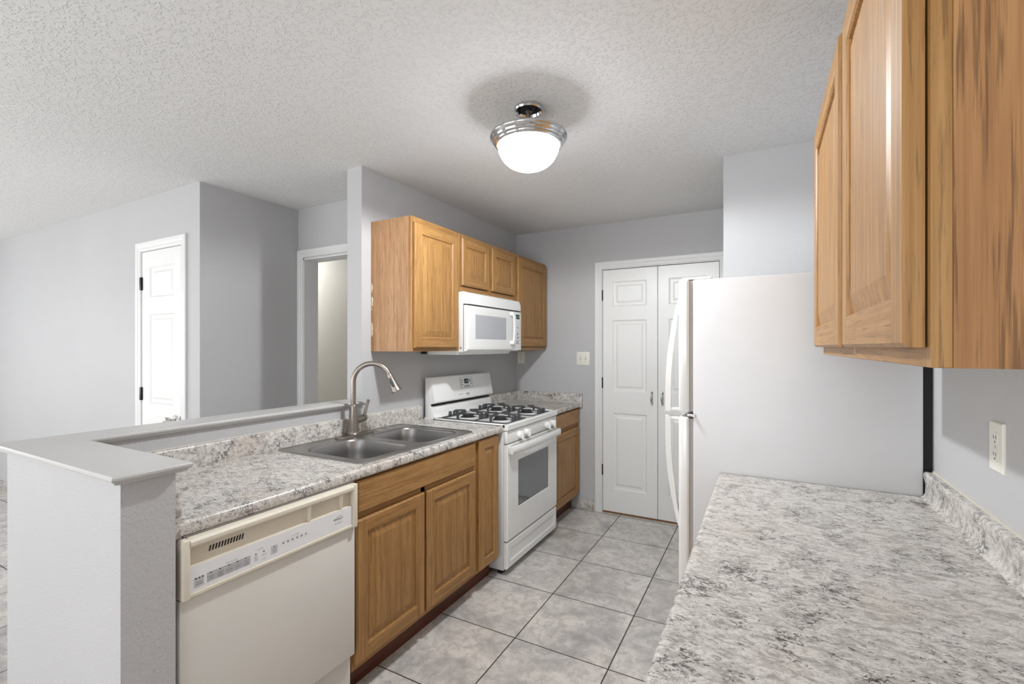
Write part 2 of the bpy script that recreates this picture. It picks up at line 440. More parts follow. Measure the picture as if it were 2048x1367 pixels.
def casing(name, x0, x1, z1, y, w, label):
    """moulded casing round an opening, facing -y; x0..x1 are the outer edges"""
    mb = MB(); prof = [(0, 0), (0, .012), (.006, .017), (w * .45, .015), (w * .6, .011), (w - .008, .011), (w, .007), (w, 0)]
    loops = []
    for i, d in prof:
        loops.append([(x0 + i, y - d, 0), (x0 + i, y - d, z1 - i), (x1 - i, y - d, z1 - i), (x1 - i, y - d, 0)])
    mb.loft(loops, 0, False, False, False)
    return struct(mb.build(name, 'trim', smooth=1), label)
casing('trim_2', .763, 1.812, 2.118, 0, .062, 'white moulded casing round the pantry doors')
casing('trim_3', -1.875, -1.228, 2.128, -2.205, .062, 'white moulded casing round the closet door')
casing('trim_4', -1.084, -.146, 2.130, -1.5, .058, 'white casing round the hall doorway')
mb = MB().box(-1.03, -1.018, -1.5, -1.375, 0, 2.065).box(-1.03, -.2, -1.5, -1.375, 2.053, 2.065).box(-.212, -.2, -1.5, -1.375, 0, 2.065)
struct(mb.build('trim_5', 'trim'), 'white jamb lining of the hall doorway')
mb = MB().box(.822, .829, -.001, .1, 0, 2.057).box(1.741, 1.748, -.001, .1, 0, 2.057).box(.829, 1.741, -.001, .1, 2.051, 2.057)
struct(mb.build('trim_6', 'trim'))
struct(MB().box(.829, 1.741, .004, .05, .001, .012).build('trim_7', 'wood'), 'brown wood strip under the pantry doors')
mb = MB().box(-1.815, -1.808, -2.206, -2.105, 0, 2.07).box(-1.302, -1.295, -2.206, -2.105, 0, 2.07).box(-1.808, -1.302, -2.206, -2.105, 2.063, 2.07)
struct(mb.build('trim_8', 'trim'))
struct(MB().box(.625, .762, -.011, 0, 0, .082, .002).build('baseboard_far', 'basetile'), 'beige tile baseboard beside the pantry casing')
struct(MB().box(XL, -1.876, -2.216, -2.205, 0, .085, .002).build('baseboard_living', 'basetile'), 'beige tile baseboard below the closet wall')

# pantry double doors
def bar_handle(f, u, v, mb):
    mb.lathe([(.0, 0), (.009, .0), (.0095, .004), (.005, .007), (.004, .018)], f(u, v + .045, 0), 1 if True else 0, 14)
for i, (u0, u1, p0, p1, hu) in enumerate([(.832, 1.2835, .915, 1.199, 1.240), (1.2865, 1.738, 1.370, 1.654, 1.322)]):
    d = moulded_leaf(ny(.034), u0, u1, .014, 2.046, .034, p0, p1, [(.205, .845), (1.025, 1.622), (1.735, 1.945)]).build('door_%d' % (i + 1), 'door', smooth=1)
    struct(d, ['white three-panel pantry door with black hinges', 'white pantry door half hidden by the refrigerator'][i])
    mb = MB(); zc = .985
    for dz in (-.044, .044): mb.lathe([(.0095, .0), (.0095, -.003), (.006, -.006), (.0045, -.022), (.0055, -.027), (0, -.029)], (hu, 0, zc + dz), 1, 14)
    mb.tube([(hu, -.020, zc + .044), (hu, -.026, zc + .034), (hu, -.029, zc + .017), (hu, -.030, zc), (hu, -.029, zc - .017), (hu, -.026, zc - .034), (hu, -.020, zc - .044)], [.004, .005, .007, .0085, .007, .005, .004])
    h = mb.build('door_handle', 'knob', d); h['label'] = 'small nickel pull handle'
    for zc in (1.835, 1.095, .36):
        x = u0 - .002 if i == 0 else u1 + .002
        MB().box(x - .005, x + .005, -.009, .002, zc - .045, zc + .045, .003).build('hinge', 'hinge', d)
    if i == 0:
        for x in (1.19, ): MB().box(x - .03, x + .03, .005, .02, 2.0465, 2.052).build('catch', 'hinge', d)
    else: MB().box(1.36, 1.42, .005, .02, 2.0465, 2.052).build('catch', 'hinge', d)
# closet door in the living room
d = struct(moulded_leaf(ny(-2.172), -1.806, -1.304, .012, 2.060, .034, -1.705, -1.385, [(.205, .845), (1.01, 1.625), (1.738, 1.95)]).build('door_3', 'door', smooth=1), 'white panelled closet door with two black hinges and nickel knob')
yk = -2.206
MB().lathe([(.033, 0), (.033, -.004), (.028, -.008), (.014, -.012), (.012, -.030), (.020, -.036), (.027, -.046), (.028, -.056), (.022, -.066), (.010, -.070)], (-1.365, yk, .915), 1, 28).build('door_knob', 'knob', d)
for zc in (1.84, 1.07): MB().box(-1.822, -1.797, yk - .012, yk + .003, zc - .045, zc + .045, .003).build('hinge', 'hinge', d)
MB().box(-1.312, -1.3, yk - .004, yk + .01, .885, .945).build('latch_plate', 'knob', d)

# ------------------------------------------------------------------ upper cabinets on the left wall
def face_frame(mb, x0, x1, y0, y1, z0, z1, st, rt, rb, mids=()):
    mb.box(x0, x1, y0, y0 + st, z0, z1, .001, 1, 0); mb.box(x0, x1, y1 - st, y1, z0, z1, .001, 1, 0)
    mb.box(x0, x1, y0 + st, y1 - st, z1 - rt, z1, .001, 1, 1); mb.box(x0, x1, y0 + st, y1 - st, z0, z0 + rb, .001, 1, 1)
    for a, b in mids: mb.box(x0, x1, a, b, z0 + rb, z1 - rt, .001, 1, 0)
def upper(name, label, y0, y1, z0, z1, doors, mids=(), left_panel=False):
    t = thing(name, label, 'cabinet', (.15, (y0 + y1) / 2, z0))
    mb = MB().box(0, .286, y0 + .014, y1 - .014, z1 - .018, z1, 0, 1, 0).box(0, .286, y0 + .014, y1 - .014, z0 + .012, z0 + .028, 0, 1, 1)
    mb.box(0, .286, y0, y0 + .014, z0, z1).box(0, .286, y1 - .014, y1, z0, z1).box(0, .008, y0 + .014, y1 - .014, z0, z1)
    c = mb.build('body', ['veneer', 'cabin'], t)
    mb = MB(); face_frame(mb, .286, .305, y0, y1, z0, z1, .038, .038, .036, mids); mb.build('face_frame', ['oakz', 'oaky'], t)
    for (a, b, v0, v1, kw) in doors: raised_door(px(.3065), a, b, v0, v1, **kw).build('door', ['oakz', 'oaky'], t, smooth=1)
    return t, c
UT = 2.134
ta, ca = upper('wall_cabinet', 'tall oak wall cabinet with peeled left side, left of the microwave', -1.828, -1.366, 1.372, UT, [(-1.815, -1.400, 1.392, 2.100, dict(st=.058, rail=.058))])
random.seed(4)
for (zc, hh, ww) in ((1.745, .028, .012), (1.665, .030, .015), (1.62, .01, .005), (1.50, .042, .015)):
    n = 14; pts = []
    for k in range(n):
        a = k / (n - 1) * math.pi; pts.append((.004 + ww * math.sin(a) * random.uniform(.6, 1.1), zc - hh * math.cos(a)))
    MB().prism([(.004, zc - hh)] + pts + [(.004, zc + hh)], 1, -1.8287, -1.8278).build('peeled_patch', 'putty', ca)['label'] = 'pale chipped patch along the wall edge'
upper('wall_cabinet', 'short oak two-door wall cabinet directly above the white microwave', -1.366, -.592, 1.758, UT,
      [(-1.352, -1.017, 1.797, 2.104, dict(st=.05)), (-.975, -.628, 1.797, 2.104, dict(st=.05))], [(-1.02, -.972)])
upper('wall_cabinet', 'oak wall cabinet with one tall door, right of the microwave by the far wall', -.592, -.004, 1.372, UT, [(-.580, -.030, 1.402, 2.110, dict(st=.06, slope=.016))])

# ------------------------------------------------------------------ base cabinets on the left
def base_cab(name, label, y0, y1, doors, drawers, mids=(), mid_rails=(), hollow=False):
    t = thing(name, label, 'cabinet', (.3, (y0 + y1) / 2, 0))
    mb = MB().box(.0, .590, y0, y0 + .016, .10, .874).box(.0, .590, y1 - .016, y1, .10, .874).box(.0, .590, y0 + .016, y1 - .016, .10, .118).box(0.001, .012, y0 + .016, y1 - .016, .118, .874)
    mb.build('body', ['veneer'], t)
    mb = MB(); face_frame(mb, .590, .610, y0, y1, .115, .874, .036, .034, .03, mids)
    for a, b in mid_rails: mb.box(.590, .610, y0 + .036, y1 - .036, a, b, .001, 1, 1)
    mb.build('face_frame', ['oakz', 'oaky'], t)
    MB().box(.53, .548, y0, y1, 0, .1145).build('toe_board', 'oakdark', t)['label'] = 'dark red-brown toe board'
    for (a, b, v0, v1, kw) in doors: raised_door(px(.6115), a, b, v0, v1, **kw).build('door', ['oakz', 'oaky'], t, smooth=1)
    for (a, b, v0, v1) in drawers:
        mb = MB(); rings(mb, px(.6115), a, b, v0, v1, [(0, 0), (0, .013), (.006, .0195), (.012, .020)], 0, True, True); mb.build('drawer_front', 'oaky', t, smooth=1)
    return t
base_cab('sink_cabinet', 'oak sink base cabinet with two doors beside the dishwasher', -2.533, -1.642, [(-2.525, -2.107, .143, .712, dict(st=.056)), (-2.092, -1.668, .143, .712, dict(st=.056))], [(-2.522, -1.668, .738, .866)], [(-2.115, -2.085)], [(.708, .742)])
base_cab('narrow_cabinet', 'narrow oak base cabinet with a slim door between sink cabinet and stove', -1.641, -1.392, [(-1.628, -1.412, .130, .868, dict(st=.052, slope=.026))], [])
base_cab('corner_cabinet', 'oak base cabinet with a drawer on the right of the stove', -.600, -.004, [(-.590, -.018, .130, .712, dict(st=.058, slope=.02))], [(-.590, -.018, .745, .866)], (), [(.705, .75)])

# ------------------------------------------------------------------ countertops
def edge_profile(xb, xf, zt=.914, th=.038):
    """(x,z) outline with a rolled front edge; xf is the front"""
    s = 1 if xf > xb else -1; pts = [(xb, zt), (xf - s * .022, zt), (xf - s * .016, zt + .0015)]
    for a in range(80, -81, -20): pts.append((xf - s * .012 + s * .012 * math.cos(R(a)), zt - .0105 + .012 * math.sin(R(a)) if a > 0 else zt - th + .012 + .012 * math.sin(R(a))))
    pts += [(xf - s * .016, zt - th), (xb, zt - th)]
    return pts
SX0, SX1, SY0, SY1 = .030, .588, -2.462, -1.612    # sink outline
ct = thing('countertop', 'long speckled grey laminate countertop holding the sink', 'countertop', (.3, -2.28, .876))
hx0, hx1, hy0, hy1 = SX0 + .02, SX1 - .02, SY0 + .02, SY1 - .02
Y0, Y1 = -3.176, -1.373
mb = MB().prism(edge_profile(hx1, .640), 1, Y0, Y1).box(.001, hx0, Y0, Y1, .876, .914).box(hx0, hx1, Y0, hy0, .876, .914).box(hx0, hx1, hy1, Y1, .876, .914)
mb.build('slab', 'lam', ct)
def splash_prof(d0, d1, z0, z1):
    s = 1 if d1 > d0 else -1; r = .010
    return [(d0, z0), (d0, z1)] + [(d1 - s * r + s * r * math.sin(R(a)), z1 - r + r * math.cos(R(a))) for a in range(0, 91, 18)] + [(d1, z0)]
MB().prism(splash_prof(.001, .022, .914, 1.002), 1, -3.156, -1.388).build('backsplash', 'lam2', ct)
MB().box(.001, .636, Y0, -3.156, .8735, 1.0, .001).build('side_splash', 'lam2', ct)
MB().box(.0, .006, -3.15, -1.388, 1.002, 1.0045).build('caulk_line', 'caulk', ct)
MB().box(.56, .634, -3.15, -2.545, .8730, .8758).build('edge_backer', 'grey1', ct)

c2 = thing('countertop', 'short speckled laminate countertop in the far corner beside the stove', 'countertop', (.3, -.3, .876))
MB().prism(edge_profile(.001, .640), 1, -.603, -.001).build('slab', 'lam', c2)
MB().prism(splash_prof(.001, .022, .914, .992), 1, -.603, -.022).build('backsplash', 'lam2', c2)
mb = MB().box(.001, .652, -.0215, -.001, .874, .992, .002); mb.build('backsplash', 'lam2', c2)
MB().box(.02, .65, -.0245, -.0215, .914, .9165).build('caulk_line', 'caulk', c2)

c3 = thing('countertop', 'wide speckled laminate countertop in the right foreground beside the refrigerator', 'countertop', (2.2, -2.6, .876))
RY0, RY1 = -3.30, -1.893
MB().prism(edge_profile(WR - .001, 1.886), 1, RY0, RY1).build('slab', 'lam', c3)
# upright with a softly rolled top
pr = [(WR - .001, .914), (WR - .001, .992), (WR - .008, .997)] + [(WR - .020 - .009 * math.sin(R(a)), .988 + .009 * math.cos(R(a))) for a in range(0, 91, 15)] + [(WR - .027, .972), (WR - .024, .962), (WR - .024, .930), (WR - .028, .920), (WR - .036, .914)]
MB().prism(pr, 1, RY0, RY1).build('backsplash', 'lam2', c3)
MB().box(WR - .006, WR, RY0, RY1, .995, 1.0005).build('caulk_line', 'caulk', c3)
# right base cabinet below
t = thing('base_cabinet', 'oak base cabinet under the wide right-hand counter', 'cabinet', (2.2, -2.6, 0))
MB().box(1.93, WR - .002, RY0 + .02, RY1 - .01, .10, .875).build('body', 'veneer', t)
mb = MB(); face_frame(mb, 1.911, 1.93, RY0 + .02, RY1 - .01, .115, .875, .038, .038, .03, [(-2.62, -2.58)]); mb.build('face_frame', ['oakz', 'oaky'], t)
for a, b in ((-3.27, -2.61), (-2.59, -1.915)):
    raised_door(nx(1.9095), a, b, .14, .71).build('door', ['oakz', 'oaky'], t, smooth=1)
    mb = MB(); rings(mb, nx(1.9095), a, b, .74, .86, [(0, 0), (0, .013), (.006, .0195), (.012, .020)], 0, True, True); mb.build('drawer_front', 'oaky', t, smooth=1)
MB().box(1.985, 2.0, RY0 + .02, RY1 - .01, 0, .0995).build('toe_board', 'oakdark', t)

# ------------------------------------------------------------------ sink and faucet
sk = thing('kitchen_sink', 'stainless steel double-bowl sink set in the countertop', 'sink', (.31, -2.04, .914))
bowls = [(.135, .545, -2.415, -2.065), (.135, .545, -2.015, -1.662)]
ZS = .9175
t = bmesh.new()
def eloop(t, pts):
    vs = [t.verts.new(p) for p in pts]; return [t.edges.new((vs[i], vs[(i + 1) % len(vs)])) for i in range(len(vs))]
es = eloop(t, rrect(SX0 + .012, SX1 - .012, SY0 + .012, SY1 - .012, .03, ZS - .001))
for b in bowls: es += eloop(t, rrect(*b, .075, ZS - .001, 8))
bmesh.ops.triangle_fill(t, use_beauty=True, use_dissolve=False, edges=es)
bmesh.ops.recalc_face_normals(t, faces=t.faces[:])
if sum(f.normal.z for f in t.faces) < 0: bmesh.ops.reverse_faces(t, faces=t.faces[:])
mb = MB(); mb.add(t)
mb.loft([rrect(SX0, SX1, SY0, SY1, .035, .9142), rrect(SX0, SX1, SY0, SY1, .035, .917), rrect(SX0 + .003, SX1 - .003, SY0 + .003, SY1 - .003, .034, .9195), rrect(SX0 + .008, SX1 - .008, SY0 + .008, SY1 - .008, .032, .9195), rrect(SX0 + .012, SX1 - .012, SY0 + .012, SY1 - .012, .03, ZS - .001)])
deck = mb.build('sink_deck', 'steel', sk, smooth=50)
for b in bowls:
    mb = MB(); x0, x1, y0, y1 = b; lp = []
    for ins, dz in ((0, -.001), (.004, -.0005), (.008, -.004), (.011, -.012), (.016, -.06), (.022, -.13), (.030, -.150), (.05, -.166), (.08, -.172)):
        lp.append(rrect(x0 + ins, x1 - ins, y0 + ins, y1 - ins, .075 - ins * .3, ZS + dz, 8))
    mb.loft(lp, 0, False, True); bw = mb.build('bowl', 'steel', sk, smooth=50)
    MB().lathe([(.045, .0), (.045, .002), (.040, .0015), (.034, -.001), (.012, 0)], ((x0 + x1) / 2, (y0 + y1) / 2, ZS - .1715), 2, 24).build('drain', 'chrome', bw)
for y in (-1.845, -1.765): MB().lathe([(.0, 0), (.021, 0), (.0215, .002), (.015, .0045), (0, .005)], (.082, y, ZS - .001), 2, 24).build('hole_cover', 'chrome', sk)

FX, FY = .080, -2.036
fc = thing('faucet', 'brushed nickel pull-down kitchen faucet arched over the sink', 'faucet', (FX, FY, ZS))
MB().loft([rrect(FX - r, FX + r, FY - .115 + .03 - r, FY + .141 - .03 + r, r * .98, z) for r, z in ((.030, ZS - .0008), (.030, ZS + .004), (.027, ZS + .007))], 0, True, True).build('base_plate', 'nickel', fc)
MB().lathe([(.032, 0), (.032, .006), (.029, .010), (.028, .02), (.0245, .07), (.020, .135), (.0185, .142), (.0185, .156), (.017, .160), (.0145, .162)], (FX, FY, ZS + .006), 2, 32).build('body', 'nickel', fc)
RA = .1; zc = 1.208; SW = R(32); cs, sn = math.cos(SW), math.sin(SW)
path = [(FX, FY, z) for z in (1.07, 1.10, 1.14, 1.18)] + [(FX + (RA - RA * math.cos(R(a))) * cs, FY + (RA - RA * math.cos(R(a))) * sn, zc + RA * math.sin(R(a))) for a in range(0, 157, 6)]
MB().tube(path, .0138, 18).build('spout', 'nickel', fc)
a = R(156); e = Vector(path[-1]); dr = Vector((math.sin(a) * cs, math.sin(a) * sn, math.cos(a))).normalized()
MBh = MB(); q = dr.to_track_quat('Z', 'Y').to_matrix()
MBh.lathe([(.0142, 0), (.0155, .002), (.0155, .012), (.0175, .03), (.0245, .075), (.0275, .092), (.030, .099), (.029, .103), (.012, .103)], e, 2, 28, mat=q)
sh = MBh.build('spray_head', 'nickel', fc)
side = Vector((.45, -.9, .1)).normalized(); side = (side - dr * side.dot(dr)).normalized(); tv = dr.cross(side)
mb = MB(); lp = []
for o_, s_ in ((.0, 1), (.0035, 1), (.0055, .75)):
    lp.append([e + dr * (.048 + .030 * s_ * math.cos(k / 20 * 2 * math.pi)) + tv * (.0085 * s_ * math.sin(k / 20 * 2 * math.pi)) + side * (.0200 + o_) for k in range(20)])
mb.loft(lp, 0, True, True); mb.build('spray_button', 'rubber', sh)
mb = MB().tube([(FX, FY + .012, .998), (FX, FY + .040, 1.000), (FX, FY + .062, 1.004), (FX, FY + .068, 1.005)], [.021, .0195, .0185, .017], 20)
mb.tube([(FX, FY + .069, 1.005), (FX, FY + .084, 1.006), (FX, FY + .090, 1.008)], [.0185, .0185, .012], 20)
mb.tube([(FX, FY + .080, 1.012), (FX, FY + .086, 1.035), (FX - .002, FY + .098, 1.070), (FX - .004, FY + .112, 1.100), (FX - .004, FY + .113, 1.102)], [.010, .0085, .0085, .0095, .006], 14)
mb.build('handle', 'nickel', fc)

# ------------------------------------------------------------------ dishwasher
dw = thing('dishwasher', 'bisque dishwasher with a white control strip under the counter', 'dishwasher', (.34, -2.855, 0))
DY0, DY1 = -3.164, -2.545
MB().box(.04, .600, DY0 + .005, DY1 - .005, .10, .868).build('body', 'bisquedoor', dw)
MB().box(.6005, .640, DY0, DY1, .205, .702, .004).build('door_panel', 'bisquedoor', dw)
MB().box(.575, .618, DY0 + .004, DY1 - .002, .012, .190, .004).build('kick_plate', 'bisquedoor', dw)
con = MB()
con.prism([(.601, .704), (.648, .704), (.653, .709), (.653, .716), (.6475, .7175), (.6475, .789), (.636, .7905), (.634, .838), (.640, .8425), (.654, .846), (.6585, .852), (.6585, .861), (.653, .868), (.640, .871), (.601, .871)], 1, DY0 + .02, DY1 - .02)
for a, b in ((DY0, DY0 + .0205), (DY1 - .0205, DY1)): con.box(.601, .6575, a, b, .7035, .8705, .005, 3)
con.prism([(.634, .7905), (.6475, .789), (.654, .846), (.634, .842)], 1, -2.757, -2.753).prism([(.634, .7905), (.6475, .789), (.654, .846), (.634, .842)], 1, -2.618, -2.614)
cp = con.build('console', 'bisque', dw, smooth=30); cp['label'] = 'cream moulded console with a grip recess'
mb = MB()
for k in range(12):
    y = -3.082 + k * .0087
    mb.prism([(y - .0035, .811), (y + .0005, .811), (y + .0045, .8265), (y + .0005, .8265)], 0, .6345, .6358)
mb.build('vent_slots', 'black', cp)
MB().box(.6476, .6484, DY0 + .0215, DY1 - .0215, .7185, .788).build('label_strip', 'label', cp)
mb = MB(); X0 = .6485
def pr_(y0, y1, z0, z1, mi, x=.6490): MB().box(X0, x, y0, y1, z0, z1).build('indicator_light' if mi == 2 else 'key', ('grey1', 'grey2', 'ink')[mi], cp)
T = lambda y, z, x=.6494: (lambda u, v: (x, y + u, z + v))
pr_(-3.131, -3.105, .728, .7535, 1)
for y in (-3.1265, -3.1175, -3.1085): pr_(y - .0028, y + .0028, .7515, .7545, 2, .6493)
for y, s_ in ((-3.1265, '2'), (-3.1175, '4'), (-3.1085, '6')): mb.text(s_, .0045, T(y, .7475), 2)
mb.text('DELAY', .0058, T(-3.118, .7415), 2); mb.text('HOURS', .0058, T(-3.118, .7355), 2)
pr_(-3.097, -2.970, .7515, .7565, 0)
words_ = (('RINSE', 'ONLY'), ('LOW', 'ENERGY', 'WASH'), ('NORMAL',), ('HEAVY',), ('POTS', '&', 'PANS'))
for k in range(5):
    y = -3.097 + k * .0256; pr_(y, y + .0240, .7305, .7500, 0)
    pr_(y + .0065 + .002, y + .0125, .7525, .7555, 2, .6493)
    n = len(words_[k])
    for j, s_ in enumerate(words_[k]): mb.text(s_, .0048, T(y + .012, .7402 + (n - 1) * .0027 - j * .0054), 3)
mb.text('WASH CYCLES', .0052, T(-3.028, .7625), 3); mb.text('OPTIONS', .0048, T(-2.938, .7645), 3)
for y in (-2.952, -2.926): pr_(y - .002, y + .002, .7515, .7545, 2, .6493)
for j, s_ in enumerate(('HIGH', 'TEMP', 'WASH')): mb.text(s_, .0046, T(-2.952, .7445 - j * .0052), 3)
mb.text('AIR DRY', .0046, T(-2.925, .7425), 3); mb.text('*', .006, T(-2.926, .733), 2); mb.text('CANCEL', .004, T(-2.926, .7285), 3)
pr_(-2.902, -2.879, .7315, .7585, 1); pr_(-2.8925, -2.8885, .7525, .7555, 2, .6493)
for j, s_ in enumerate(('CANCEL', 'DRAIN', 'RESET')): mb.text(s_, .0046, T(-2.8905, .7475 - j * .0052), 3)
for k in range(6): y = -2.858 + k * .0172; pr_(y - .0022, y + .0022, .7515, .7545, 2, .6493); mb.text(('WASHING', 'RINSING', 'HEATED', 'SENSING', 'DRYING', 'CLEAN')[k], .0030, T(y, .7575), 3)
mb.text('CYCLE STATUS', .0048, T(-2.815, .7655), 3)
mb.build('lettering', ['grey1', 'grey2', 'ink', 'inkgrey'], cp)
mb = MB(); mb.text('Whirlpool', .0105, T(-2.635, .7600), 2, .35); mb.text('Quiet Partner', .0058, T(-2.633, .7455), 2, .15)
# swoosh ring round the maker's mark
mb.tube([(X0 + .0004, -2.632 + .018 * math.cos(R(a)) * .9, .7605 + .0085 * math.sin(R(a)) + .003 * math.cos(R(a))) for a in range(20, 200, 12)], .00035, 6, 3)
mb.build('logo', ['grey1', 'grey2', 'ink', 'inkgrey'], cp)

# ------------------------------------------------------------------ gas range
st = thing('gas_stove', 'white gas stove with four burners and glass oven door', 'stove', (.34, -.99, 0))
GY0, GY1 = -1.370, -.608
mb = MB().box(.03, .638, GY0, GY1, .03, .884, .003)
for x in (.08, .60):
    for y in (GY0 + .04, GY1 - .04): mb.box(x - .018, x + .018, y - .018, y + .018, 0.0005, .0305, .003, 1, 1)
mb.build('body', ['applside', 'black'], st)
mb = MB().prism([(.028, .8845), (.668, .8865), (.672, .890), (.672, .919), (.667, .924), (.645, .924), (.632, .917), (.115, .917), (.100, .925), (.028, .925)], 1, GY0 - .001, GY1 + .001)
for a, b in ((GY0 - .001, GY0 + .018), (GY1 - .018, GY1 + .001)): mb.box(.10, .650, a, b, .9, .9238, .003)
mb.build('cooktop', 'applw', st)
MB().box(.6382, .660, GY0 + .016, GY1 - .004, .8826, .8862).build('gap_seal', 'black', st)
MB().box(.6405, .664, GY0, GY1, .806, .8825, .004).build('control_panel', 'applw', st)
for y in (-1.215, -1.118, -.795, -.702):
    mb = MB().lathe([(.024, 0), (.024, .006), (.0215, .009), (.0205, .022), (.018, .0245), (.0, .0245)], (.6641, y, .840), 0, 28)
    mb.prism([(-.0055, -.024), (.0055, -.024), (.0055, .024), (-.0055, .024)], 0, .680, .700)
    for v in mb.bm.verts[-8:]: v.co = (v.co.x, v.co.y + y, v.co.z + .840)
    mb.build('knob', 'applw', st)
dn = MB()
f = px(.6405)
rings(dn, f, GY0 + .001, GY1 - .001, .212, .798, [(0, 0), (0, .022), (.004, .027), (.07, .0275)], 0, False, True)
WY0, WY1, WZ0, WZ1 = -1.232, -.760, .388, .684
u0, u1, v0, v1 = GY0 + .071, GY1 - .071, .282, .728
dn.quad(rect(f, u0, WY0, v0, v1, .0275)); dn.quad(rect(f, WY1, u1, v0, v1, .0275)); dn.quad(rect(f, WY0, WY1, v0, WZ0, .0275)); dn.quad(rect(f, WY0, WY1, WZ1, v1, .0275))
rings(dn, f, WY0, WY1, WZ0, WZ1, [(0, .0275), (.002, .0255)], 0, False)
dn.bm.normal_update(); face_out(dn, f)
od = dn.build('oven_door', 'applw', st, smooth=1)
MB().box(.6600, .6662, WY0 + .0015, WY1 - .0015, WZ0 + .0015, WZ1 - .0015).build('oven_window', 'ovenglass', od)['label'] = 'dark grey glass oven window'
hp = MB(); N = 24; lp = []
for k in range(N + 1):
    s_ = k / N; y = GY0 + .004 + s_ * (GY1 - GY0 - .008); x = .684 + .013 * math.sin(math.pi * s_)
    lp.append([(x, y, .748), (x + .014, y, .744), (x + .020, y, .752), (x + .020, y, .778), (x + .014, y, .790), (x, y, .790)])
hp.loft(lp, 0, True, True)
for y in (GY0 + .005, GY1 - .035): hp.box(.6685, .694, y, y + .030, .746, .789, .004)
hp.build('oven_handle', 'applw', od, smooth=40)
MB().box(.6405, .6645, GY0 + .03, GY1 - .03, .7985, .8015).build('vent_trim', 'bisque', od)
dm = MB(); rings(dm, f, GY0 + .001, GY1 - .001, .042, .200, [(0, 0), (0, .020), (.006, .025), (.040, .0255), (.046, .022), (.052, .0205)], 0, True, True)
dm.build('drawer', 'applw', st, smooth=1)
# back guard
bgm = MB().prism([(.030, .925), (.030, 1.185), (.036, 1.192), (.075, 1.192), (.082, 1.187), (.112, 1.030), (.108, 1.020), (.070, 1.012), (.070, .999), (.088, .992), (.096, .950), (.112, .930), (.125, .925)], 1, GY0 + .004, GY1 - .004, 0, .0025)
bk = bgm.build('backguard', 'applw', st, smooth=30)
MB().box(.0705, .080, GY0 + .02, GY1 - .012, 1.000, 1.0105).build('vent_gap', 'black', bk)
A = Vector((.0825, 0, 1.184)); Bq = Vector((.1115, 0, 1.033)); sl = (A - Bq).normalized(); nn = Vector((sl.z, 0, -sl.x))
def bgp(y, zf, off): c = Bq + sl * ((zf - 1.033) / sl.z) + nn * off; return (c.x, y, c.z)
def bgbox(mb, y0, y1, z0, z1, mi, off=.0022):
    mb.loft([[bgp(y0, z0, o_), bgp(y1, z0, o_), bgp(y1, z1, o_), bgp(y0, z1, o_)] for o_ in (.0003, off)], mi, True, True)
mb = MB(); bgbox(mb, -1.040, -.888, 1.098, 1.172, 3, .0014)
bgbox(mb, -1.043, -1.040, 1.097, 1.172, 1); bgbox(mb, -1.043, -.887, 1.0965, 1.0985, 1); bgbox(mb, -.888, -.886, 1.097, 1.172, 1); bgbox(mb, -1.043, -.887, 1.172, 1.1735, 1)
bgbox(mb, -.992, -.940, 1.128, 1.163, 0, .003)
for k in range(5): bgbox(mb, -.998 + k * .0145, -.990 + k * .0145, 1.105, 1.114, 2)
for z in (1.118, 1.134, 1.150): bgbox(mb, -1.028, -1.012, z, z + .007, 1); bgbox(mb, -.916, -.900, z, z + .007, 1)
bgbox(mb, -.930, -.920, 1.14, 1.155, 2)
mb.text('12:00', .016, lambda u, v: bgp(-.966 + u, 1.1455 + v, .0034), 4)
mb.text('BAKE  BROIL', .006, lambda u, v: bgp(-.968 + u, 1.1205 + v, .003), 1)
mb.build('oven_control', ['display', 'inkgrey', 'ink', 'label', 'cyan'], bk)
mb = MB()
for sc_, mi, off in ((1, 0, .002), (.78, 1, .0026)):
    mb.loft([[bgp(-.966 + .022 * sc_ * math.cos(R(a)), 1.053 + .0095 * sc_ * math.sin(R(a)), o_) for a in range(0, 360, 15)] for o_ in (.0004, off)], mi, True, True)
mb.text('W', .012, lambda u, v: bgp(-.966 + u, 1.053 + v, .003), 0, .3)
mb.build('maker_badge', ['inkgrey', 'grey2'], bk)
mb = MB()
for y, z, wd in ((-1.085, 1.052, .008), (-1.058, 1.056, .016), (-1.035, 1.058, .010)): bgbox(mb, y - wd, y + wd, z - .001, z + .001, 0, .0012)
mb.build('scratch_marks', 'inkgrey', bk)
